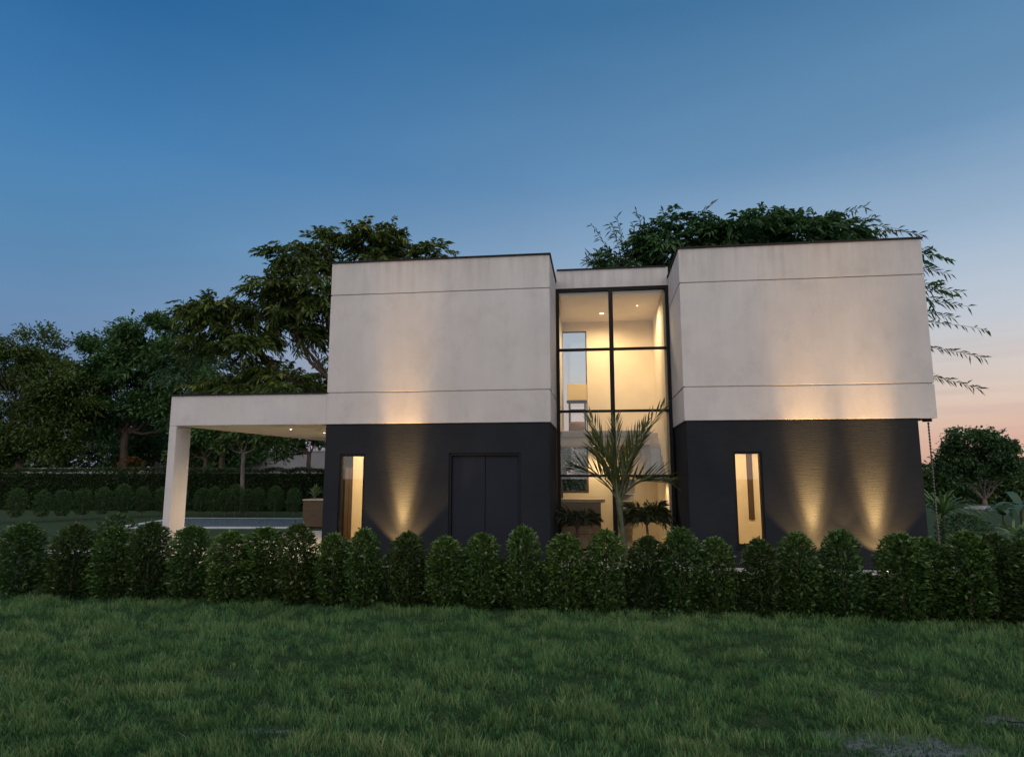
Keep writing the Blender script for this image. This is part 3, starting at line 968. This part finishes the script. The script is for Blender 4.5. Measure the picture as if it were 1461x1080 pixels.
def tree(name, label, base, fork, clumps, leaf, mat, bark, seed, r0=.25, group=None, twig=.35, cat='tree', shoot=None):
    """trunk and limbs to every clump; crown of leaf sprays spread through the clumps"""
    rnd = random.Random(seed); g = np.random.default_rng(seed)
    root = empty(name, base, label, cat, group)
    wood = MB()
    base_v, fork_v = Vector(base), Vector(fork)
    wood.tube(curve(base_v - Vector((0, 0, .1)), fork_v, 0, 5, rnd, r0 * .25), [r0 * 1.3, r0 * 1.05, r0, r0 * .93, r0 * .88, r0 * .82], 10)
    L = Leaves(seed)
    for (cx, cy, cz, rx, ry, rz, n) in clumps:
        c = np.array([cx, cy, cz])
        q = Vector((cx, cy, cz - rz * .3))
        limb = curve(fork_v - Vector((0, 0, .05)), q, -(q - fork_v).length * .05, 6, rnd, .05 * (q - fork_v).length * .6)
        wood.tube(limb, [r0 * v for v in (.50, .42, .35, .28, .21, .15, .08)], 7)
        # the clump breaks up into branch ends with gaps between them
        m = max(4, n // 17)
        SC = sphere_dirs(g, m) * (g.random(m) ** .36 * 1.02)[:, None]
        own = g.integers(0, m, n)
        PU = SC[own] + g.normal(0, 1, (n, 3)) * np.array([.17, .17, .12])
        ext = np.array([rx, ry, rz]); P = c + PU * ext
        U = nrm((PU - SC[own] * .55) * ext)
        rad = np.minimum(1.1, np.linalg.norm(PU, axis=1))
        A = nrm(U * np.array([1, 1, .7]) + np.array([0, 0, .15]) + g.normal(0, .30, (n, 3)))
        for q_ in range(m):
            p0 = limb[rnd.randint(2, 6)]; e = c + SC[q_] * ext
            wood.tube(curve(p0, e, -.06 * (Vector(e) - p0).length, 4, rnd, .07), [r0 * .11, r0 * .09, r0 * .07, r0 * .05, r0 * .025], 5, False)
        for i in range(n):
            if rnd.random() < twig * .5:
                e = c + SC[own[i]] * ext
                wood.tube([Vector(e), Vector(e).lerp(Vector(P[i]), .5) + Vector((0, 0, .03)), Vector(P[i])], [r0 * .05, r0 * .035, r0 * .02], 4, False)
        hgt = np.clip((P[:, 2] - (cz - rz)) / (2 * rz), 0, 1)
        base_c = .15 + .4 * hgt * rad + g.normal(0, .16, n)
        kind, k, ll, lw, ln = leaf
        if kind == 'spray':          # pinnate, drooping: leaflets either side of a rachis
            t = np.linspace(.15, 1, k)
            S = nrm(np.cross(A, np.array([0, 0, 1.0]) + g.normal(0, .3, (n, 3))))
            for j, tj in enumerate(t):
                sgn = 1 if j % 2 else -1
                Q = P + A * (ln * tj) + np.array([0, 0, -1.0]) * (ln * .45 * tj * tj)
                D = A * .65 + S * sgn * .7 + np.array([0, 0, -.35]) + g.normal(0, .18, (n, 3))
                L.add(Q, D, ll * (.7 + .5 * g.random(n)), lw * (.8 + .4 * g.random(n)), base_c + g.normal(0, .07, n), .25)
        else:                        # small tufts
            for j in range(k):
                D = A + g.normal(0, .75, (n, 3))
                L.add(P + g.normal(0, ln, (n, 3)), D, ll * (.7 + .6 * g.random(n)), lw * (.7 + .6 * g.random(n)), base_c + g.normal(0, .09, n), .15)
    if shoot:
        shoots(root, wood, shoot, M['bamboo'], seed + 7, .26, .05, .09)
    wood.build('trunk', bark, root, 0, True)
    link('crown', L.mesh('crown', mat), root)
    return root


def shoots(root, wood, specs, mat, seed, leaf_l=.24, leaf_w=.04, step=.10):
    """thin arching shoots with narrow leaflets, part of a tree's crown"""
    g = np.random.default_rng(seed); L = Leaves(seed)
    for p, q, sag in specs:
        p, q = Vector(p), Vector(q); n = max(6, int((q - p).length / step))
        pts = [p.lerp(q, k / n) + Vector((0, 0, sag * 4 * (k / n) * (1 - k / n))) for k in range(n + 1)]
        wood.tube(pts, [.014 * (1 - .8 * k / n) + .002 for k in range(n + 1)], 5, False)
        ax = (q - p).normalized()
        for k in range(n // 4, n + 1):
            for s in (-1, 1):
                if g.random() < .25:
                    continue
                d = np.array(ax) * .8 + np.array([g.normal(0, .3), g.normal(0, .3), s * .55 - .2])
                L.add(np.array(pts[k])[None], d[None], leaf_l * (.6 + .7 * g.random()), leaf_w, .3 + .5 * g.random(), .2)
    link('shoot_leaves', L.mesh('shoot_leaves', mat), root)


# great drooping tree behind the left volume
tree('spreading_tree', 'huge spreading tree with drooping leaves rising behind the left volume', (-2.2, 9.2, .27), (-2.9, 9.2, 4.6),
     [(-4.6, 9.0, 10.0, 1.2, 1.3, .85, 270), (-2.4, 9.2, 10.15, 1.4, 1.3, .70, 270), (-5.9, 8.8, 8.35, 1.2, 1.3, .75, 270), (-8.0, 8.8, 7.85, 1.15, 1.2, .66, 240),
      (-4.3, 9.0, 8.7, 1.2, 1.3, .90, 270), (-8.6, 8.8, 6.75, .70, .8, .45, 80), (-6.9, 8.8, 6.75, 1.1, 1.1, .50, 150), (-.2, 9.6, 9.75, 1.2, 1.1, .42, 130), (-5.0, 8.8, 7.2, 1.0, 1.0, .45, 100),
      (-5.6, 9.0, 5.4, 1.5, 1.2, .5, 150), (-7.4, 9.2, 5.2, 1.2, 1.0, .5, 120), (-3.6, 9.4, 6.4, .6, .9, .6, 60), (-4.2, 9.4, 5.2, .8, .9, .5, 80)],
     ('spray', 13, .27, .072, .56), M['bigleaf'], M['bark'], 31, .24, twig=.3)
g0 = random.Random(8)
sp = []
for k in range(16):      # feathery bamboo-like shoots on the left shoulder
    x = g0.uniform(6.2, 8.3); a = g0.uniform(-1.1, .6)
    sp.append(((x + .4, 8.0, 8.4), (x + math.sin(a) * 1.0, 8.0 + g0.uniform(-.6, .4), 9.1 + g0.uniform(.3, 1.55) * math.cos(a)), .1))
for k in range(14):
    x = g0.uniform(5.6, 7.2)
    sp.append(((x + .6, 8.0, 8.3), (x - g0.uniform(0, .5), 8.0 + g0.uniform(-.4, .4), 9.0 + g0.uniform(0, .35)), .12))
sp += [((8.8, 8, 9.9), (9.6, 8, 10.85), .1), ((12.6, 8, 9.8), (14.3, 8, 10.5), .1), ((12.8, 8, 9.7), (14.6, 8, 10.1), .1)]
for z, x1, dz in ((8.9, 16.1, .1), (8.3, 16.6, -.1), (7.5, 16.9, .1), (7.2, 17.0, -.05), (6.9, 16.6, -.1), (6.6, 17.5, -.2), (5.9, 17.3, -.35), (5.2, 17.1, -.6), (9.4, 15.9, .1)):
    sp.append(((13.6, 8.1, z + .25), (x1, 8.0, z + dz), .12))
    if z > 6.8:
        sp.append(((13.8, 8.3, z + .5), (x1 - .5, 8.2, z + .25 + dz), .12))
# tree with feathery shoots behind the right volume
tree('feathery_tree', 'leafy tree with feathery shoots rising behind the right volume', (11.3, 8.4, .27), (11.2, 8.4, 5.6),
     [(8.5, 8.2, 9.6, 1.3, 1.2, .72, 380), (10.4, 8.2, 9.55, 1.5, 1.2, .80, 420), (12.5, 8.2, 9.4, 1.5, 1.2, .80, 380), (7.0, 8.2, 9.0, .9, .9, .55, 170), (13.7, 8.2, 9.7, .7, .8, .45, 110), (15.4, 8.2, 8.7, .7, .8, .45, 22), (15.5, 8.2, 7.4, .7, .8, .45, 20)],
     ('spray', 13, .27, .070, .54), M['teal'], M['bark'], 37, .20, twig=.3, shoot=sp)



# trees on the left
tree('olive_tree', 'wide olive green tree at the far left edge', (-27.6, 21, .27), (-27.4, 21, 3.4),
     [(-27.6, 21, 9.2, 2.1, 2, 1.5, 390), (-25.6, 21, 7.4, 1.9, 1.8, 1.6, 390), (-28.4, 21, 7.0, 2.3, 2, 1.6, 360), (-24.8, 21, 5.4, 1.7, 1.6, 1.4, 330), (-27.0, 20.6, 4.8, 2.0, 1.6, 1.2, 300), (-25.4, 20.8, 3.6, 1.4, 1.2, 1.0, 225), (-28.2, 20.8, 3.4, 1.6, 1.2, 1.0, 225)],
     ('tuft', 16, .25, .10, .17), M['olive'], M['palebark'], 51, .24, 'trees beyond the pool', .35)
tree('broad_tree', 'dark green broad tree with forked trunk left of the canopy post', (-22.75, 23.5, .27), (-22.8, 23.5, 4.6),
     [(-21.6, 23.5, 10.6, 1.9, 1.8, 1.1, 229), (-24.1, 23.5, 9.7, 1.6, 1.6, 1.1, 202), (-19.6, 23.5, 9.0, 2.0, 1.8, 1.3, 270), (-22.4, 23.5, 8.4, 2.6, 2, 1.5, 364), (-25.6, 23.5, 7.6, 1.7, 1.7, 1.3, 202), (-18.4, 23.3, 7.2, 1.6, 1.6, 1.0, 175), (-21.2, 23.3, 6.3, 2.4, 1.8, .9, 256), (-24.6, 23.3, 5.6, 1.6, 1.6, 1.2, 229), (-19.2, 23.3, 5.2, 1.6, 1.6, 1.1, 202)],
     ('tuft', 14, .36, .12, .20), M['teal'], M['bark'], 52, .25, 'trees beyond the pool', .35)
tree('background_tree', 'dense dark tree closing the gap behind the broad tree', (-21, 27.5, .27), (-21, 27.5, 2.4),
     [(-22.5, 27.5, 4.8, 2.6, 1.6, 2.0, 230), (-19.6, 27.5, 5.0, 2.4, 1.6, 2.2, 220), (-25.6, 27.5, 4.6, 2.0, 1.6, 1.8, 170), (-17.6, 27.5, 4.2, 1.5, 1.4, 1.4, 110)],
     ('tuft', 13, .36, .16, .28), M['teal'], M['bark'], 53, .25, 'trees beyond the pool', .1)
tree('pool_tree', 'pale green feathery tree showing above the canopy roof', (-14.2, 19.8, .27), (-14.2, 19.8, 4.4),
     [(-16.0, 19.8, 7.4, 1.7, 1.5, .8, 90), (-13.2, 19.8, 6.6, 1.9, 1.5, .8, 110), (-10.8, 19.8, 6.4, 1.6, 1.5, .7, 80), (-15.2, 19.8, 5.6, 1.9, 1.4, .8, 120), (-11.8, 19.8, 5.4, 1.8, 1.4, .6, 90), (-9.0, 19.8, 6.2, 1.3, 1.3, .8, 60)],
     ('spray', 11, .36, .09, .7), M['bamboo'], M['bark'], 54, .16, 'trees beyond the pool', .3)
tree('small_tree', 'small dark tree beside the canopy post, seen under the canopy', (-15.0, 19.6, .27), (-15.0, 19.6, 2.9),
     [(-15.4, 19.6, 4.1, 1.5, 1.3, .8, 130), (-14.2, 19.6, 4.4, 1.3, 1.2, .7, 100), (-16.0, 19.6, 3.4, .9, 1.0, .5, 60)],
     ('tuft', 12, .28, .12, .2), M['teal'], M['bark'], 55, .12, 'trees beyond the pool', .3)
tree('slender_tree', 'slender tree with a bare straight trunk in the middle under the canopy', (-10.45, 15.4, .27), (-10.5, 15.4, 3.05),
     [(-10.9, 15.4, 3.7, .8, .8, .30, 40), (-9.6, 15.4, 3.65, .9, .8, .35, 50), (-10.3, 15.4, 4.1, 1.0, .9, .3, 40), (-11.5, 15.4, 3.5, .5, .6, .25, 22)],
     ('tuft', 12, .26, .10, .16), M['olive'], M['palebark'], 56, .10, 'trees beyond the pool', .5)
tree('crooked_tree', 'small spreading tree against the far wall by the dark house wall', (-9.5, 20.2, .27), (-9.5, 20.2, 3.2),
     [(-11.4, 20.2, 3.4, 1.2, 1.0, .5, 80), (-10.6, 20.2, 4.2, 1.3, 1.0, .55, 90), (-9.0, 20.2, 4.3, 1.2, 1.0, .5, 70), (-12.4, 20.2, 4.3, .9, 1.0, .5, 45)],
     ('tuft', 12, .28, .11, .18), M['teal'], M['bark'], 57, .13, 'trees beyond the pool', .4)
def wood_mass(name, label, x0, x1, y, h, n, seed):
    g = np.random.default_rng(seed)
    x = x0 + (x1 - x0) * g.random(n); t = g.random(n) ** .7
    top = h * (.62 + .75 * vnoise(x + 200, x * 0 + 3, 2.6, seed))
    P = np.stack([x, y + g.normal(0, .8, n), .2 + top * t], 1)
    D = np.array([0, -.6, .35]) + g.normal(0, .7, (n, 3))
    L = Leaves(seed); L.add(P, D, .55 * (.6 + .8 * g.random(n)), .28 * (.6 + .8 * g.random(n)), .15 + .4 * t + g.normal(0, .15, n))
    o = link(name, L.mesh(name, M['hedgeback']))
    tag(o, label, 'trees', None, 'stuff')


wood_mass('distant_wood', 'dark mass of trees far behind the pool garden', -75, -6, 36, 5.2, 26000, 66)
wood_mass('distant_wood', 'dark mass of trees far behind the house', -6, 16, 30, 4.0, 7000, 67)
o = empty('orange_shrub', (-20.8, 21.5, .26), 'shrub behind the tall hedge by the post, warm glow painted into its leaves', 'shrub')
link('foliage', shrub_mesh(77, 2.75, .8, 420, M['orange_glow'], .15, .08, 1.2), o, False); link('stem', stem_mesh(78, 2.2, .04, M['bark'], .05, 5, .5), o, False)
w = MB().box(-24, -9.0, 28, 28.25, .2, 3.55).build('garden_wall', M['stonewall'], None, .02)
tag(w, 'long pale grey wall behind the trees under the canopy', 'wall')
MB().box(-24.1, -8.9, 27.95, 28.30, 3.552, 3.66).build('coping', M['white'], w)
w = MB().box(-46, -26.5, 31, 31.25, .2, 2.55).build('garden_wall', M['stonewall'], None, .02)
tag(w, 'low pale wall glimpsed behind the far left tree', 'wall')

# right background
tree('rounded_tree', 'rounded dark tree with several bare stems against the sunset', (25.9, 24.9, .27), (25.85, 24.9, .75),
     [(25.5, 24.9, 3.7, 1.1, 1.3, .70, 240), (24.5, 24.9, 3.1, .85, 1.0, .75, 150), (26.6, 24.9, 3.1, .9, 1.2, .75, 190), (25.8, 24.5, 2.7, 1.5, 1.2, .75, 260), (24.7, 24.6, 2.2, .7, .8, .45, 70), (26.9, 24.6, 2.3, .7, .8, .45, 70)],
     ('tuft', 13, .20, .11, .15), M['topiary'], M['palebark'], 61, .13, None, .25)
for i, (x, y, rx, h, lab) in enumerate(((22.6, 31, 2.2, 2.25, 'dark bushy screen tree beside the right house corner'), (26.2, 32, 2.4, 2.3, 'dark bushy screen tree behind the rounded tree'),
                                        (30.2, 32, 2.6, 2.9, 'dark bushy screen tree at the right edge, behind the rounded tree'), (34.5, 31, 2.6, 2.9, 'dark bushy screen tree beyond the right edge'))):
    tree('screen_tree', lab, (x, y, .27), (x, y, .9), [(x - rx * .5, y, h * .52, rx * .8, 1.2, h * .50, 160), (x + rx * .5, y, h * .5, rx * .8, 1.2, h * .5, 160)],
         ('tuft', 13, .26, .14, .2), M['topiary'], M['bark'], 70 + i, .12, 'screen trees on the right', .05)
box_hedge('boundary_hedge', 'long dark hedge along the right boundary behind the screen trees', 16, 34.5, 52, 35.5, 1.2, 2.3, 20000, 22, M['hedgeback'], .20, .12)


def strap_plant(name, label, loc, h_stem, n, ll, lw, mat, seed, up=.35, cat='plant', parent_stem=True):
    """rosette of long arching strap leaves on a short stem"""
    g = np.random.default_rng(seed); root = empty(name, loc, label, cat)
    V, T, C = [], [], []
    for i in range(n):
        a = i * 2.399 + g.normal(0, .2); el = up + g.random() * 1.0
        d = np.array([math.cos(a), math.sin(a), 0]); s = np.array([-math.sin(a), math.cos(a), 0]); l = ll * (.75 + .4 * g.random())
        m = 7; b = len(V)
        for k in range(m):
            t = k / (m - 1)
            p = d * l * t * math.cos(el) * (1 + .15 * t) + np.array([0, 0, 1]) * (l * t * math.sin(el) - l * .55 * t * t * t * math.cos(el * .6)) + np.array([0, 0, h_stem])
            w = lw * (math.sin(math.pi * min(1, .18 + .82 * t)) * .9 + .06) * (1 if k < m - 1 else .15)
            V += [p - s * w / 2, p + s * w / 2]
        for k in range(m - 1):
            q = b + k * 2; T += [(q, q + 1, q + 3), (q, q + 3, q + 2)]; C += [g.random() * .6 + .2] * 2
    link('leaves', np_mesh('leaves', np.array(V), np.array(T), mat, C), root, False)
    mb = MB().tube([(0, 0, -.05), (0, 0, h_stem * .6), (0, 0, h_stem + .04)], [.05, .045, .04], 8)
    link('stem', raw_mesh('stem', mb.v, mb.f, M['palmstem'], True), root, False)
    return root


strap_plant('spiky_plant', 'spiky arching plant beside the right corner of the house', (13.38, 3.0, .27), .86, 60, 1.15, .06, M['agave'], 81, .2)
strap_plant('spiky_plant', 'low spiky plant in the middle of the right garden bed', (15.6, 4.4, .27), .30, 26, .75, .06, M['agave'], 82, .15)
strap_plant('spiky_plant', 'spiky plant at the right edge low above the hedge', (14.75, 2.6, .27), .35, 26, .8, .06, M['agave'], 83, .15)
strap_plant('broad_leaf_plant', 'pale broad leaved plant at the right edge of the garden', (16.75, 6.0, .27), .95, 9, .85, .26, M['pale_leaf'], 84, .1)
strap_plant('broad_leaf_plant', 'small broad leaved plant below the rounded tree', (19.6, 12.0, .27), .4, 10, .8, .3, M['pale_leaf'], 85, .3)
for i, (x, y, h, rad, lab) in enumerate(((13.1, 1.6, .95, .5, 'dark low bush at the foot of the spiky plant'), (14.3, 1.2, .75, .45, 'dark low bush right of the hanging chain'), (16.2, 3.6, .8, .55, 'dark low bush near the right edge behind the hedge'))):
    o = empty('garden_bush', (x, y, .26), lab, 'bush', 'low bushes right of the house')
    link('foliage', shrub_mesh(500 + i, h, rad, 1500, M['topiary'], .08, .04, .05), o, False); link('stem', stem_mesh(510 + i, h * .7, .02, M['bark']), o, False)
for i, (x, y, sx, lab) in enumerate(((24.9, 23.6, .75, 'pale flat boulder at the foot of the rounded tree'), (27.0, 22.6, .6, 'grey boulder right of the rounded tree trunk'))):
    g = np.random.default_rng(600 + i); me = bpy.data.meshes.new('boulder')
    import bmesh
    bm = bmesh.new(); bmesh.ops.create_icosphere(bm, subdivisions=3, radius=1)
    for v in bm.verts:
        k = .8 + .4 * float(vnoise(np.array([v.co.x * 2 + 9]), np.array([v.co.y * 2 + v.co.z * 3 + 9]), .8, 600 + i)[0])
        v.co = Vector((v.co.x * sx * k, v.co.y * sx * .7 * k, v.co.z * .16 * k))
    bm.to_mesh(me); bm.free(); me.materials.append(M['rock']); me.polygons.foreach_set('use_smooth', [True] * len(me.polygons))
    o = bpy.data.objects.new('boulder', me); COL.objects.link(o); o.location = (x, y, .33)
    tag(o, lab, 'rock', 'boulders in the right garden')

# planter by the patio
pl = empty('square_planter', (-3.9, 8.6, .30), 'square brown planter at the patio edge beside the dark wall', 'planter')
MB().box(-4.25, -3.40, 8.3, 9.15, .301, 1.18).build('body', M['brown'], pl, .015)
MB().box(-4.27, -3.38, 8.28, 9.17, 1.181, 1.22).build('rim', M['woodtop'], pl, .008)
strap_plant('grassy_plant', 'yellow green grassy plant growing in the brown planter', (-3.98, 8.6, 1.2), .06, 80, .62, .035, M['agave'], 88, .75)


# ---- palm in front of the stairwell glass
def frond(L, wood, base, mid, tip, n, ll, seed, width=.03, hang=.25, side=.62):
    g = np.random.default_rng(seed)
    b, m, t_ = Vector(base), Vector(mid), Vector(tip)
    pts = []
    for k in range(n + 1):
        t = k / n
        pts.append(b * (1 - t) ** 2 + m * 2 * t * (1 - t) + t_ * t * t)
    wood.tube(pts, [.017 * (1 - .85 * k / n) + .002 for k in range(n + 1)], 6)
    for k in range(int(n * .16), n + 1):
        t = k / n
        d = (pts[min(k + 1, n)] - pts[k - 1]).normalized()
        s = d.cross(Vector((0, 1, .15)))
        if s.length < .05:
            s = Vector((1, 0, 0))
        s.normalize(); u = s.cross(d)
        l = ll * (math.sin(math.pi * (.12 + .80 * t)) * .75 + .3)
        for sg in (-1, 1):
            v = d * .85 + s * sg * side * g.uniform(.6, 1.1) + u * g.normal(0, .22) + Vector((0, 0, (.26 if side < .6 else -.12) + g.normal(0, .08)))
            L.add(np.array(pts[k])[None], np.array(v)[None], l * (.85 + .3 * g.random()), width, .3 + .5 * g.random(), hang)


palm = empty('garden_palm', (6.15, -1.25, .27), 'young palm with upright feathery fronds in front of the stairwell glass', 'palm')
Lp = Leaves(91); wd = MB()
crown = (6.04, -1.28, 1.55)
FR = [((6.10, -1.3, 2.3), (6.86, -1.45, 3.22), 1), ((5.95, -1.3, 2.3), (5.58, -1.40, 3.02), 2), ((5.76, -1.4, 2.14), (5.28, -1.55, 2.16), 3), ((6.36, -1.4, 2.12), (6.90, -1.55, 1.92), 4),
      ((6.02, -1.2, 2.3), (6.02, -1.0, 3.02), 5), ((6.10, -1.1, 2.3), (6.56, -.75, 2.95), 6), ((5.95, -1.1, 2.2), (5.55, -.8, 2.55), 7), ((6.16, -1.4, 2.2), (6.48, -1.6, 2.72), 8), ((5.90, -1.35, 2.2), (5.62, -1.5, 2.66), 9)]
for m_, t_, s_ in FR:
    frond(Lp, wd, crown, m_, t_, 19, .52, 900 + s_, .038, .04, .42)
tr = MB().tube([(6.17, -1.25, .2), (6.14, -1.25, .7), (6.08, -1.27, 1.2), (6.05, -1.28, 1.5), (6.04, -1.28, 1.75)], [.058, .05, .045, .05, .03], 12)
tr.build('trunk', M['palmstem'], palm, 0, True)
link('fronds', Lp.mesh('fronds', M['palm']), palm)
wd.build('frond_stalks', M['palmstem'], palm, 0, True)
shp = MB()
for dx, dz, a in ((-.05, 1.9, -.12), (.06, 2.0, .1), (.02, 1.85, .3), (-.03, 1.95, -.3)):
    shp.tube([(6.06, -1.28, 1.15), (6.05 + dx * .6, -1.28 + a * .05, 1.5), (6.05 + dx * 1.6, -1.28 + a * .2, dz)], [.03, .024, .012], 6)
shp.build('leaf_sheath', M['palmstem'], palm, 0, True)


def small_palm(label, x, y, h, n, ll, seed, spread=.55):
    root = empty('potted_palm', (x, y, .31), label, 'palm'); L = Leaves(seed); wd_ = MB(); g = random.Random(seed)
    for k in range(n):
        a = k * 2.399; e = g.uniform(.15, .9)
        tip = (x + math.cos(a) * spread * (1.1 - .4 * e), y + math.sin(a) * spread * .8, h + spread * (e - .35))
        frond(L, wd_, (x, y, h - .15), ((x + tip[0]) / 2, (y + tip[1]) / 2, h + spread * (.2 + e * .4)), tip, 14, ll, seed + k, .03, .25)
    link('fronds', L.mesh('fronds', M['shade']), root)
    wd_.build('frond_stalks', M['bark'], root)
    MB().tube([(x, y, .30), (x + .02, y, h * .6), (x, y, h - .12)], [.03, .028, .025], 8).build('trunk', M['bark'], root, 0, True)


small_palm('dark bushy palm low against the right pane of the stairwell glass', 6.70, 1.35, 1.12, 19, .30, 930, .50)
small_palm('dark low palm against the left pane of the stairwell glass', 5.22, 1.35, 1.02, 13, .26, 960, .50)
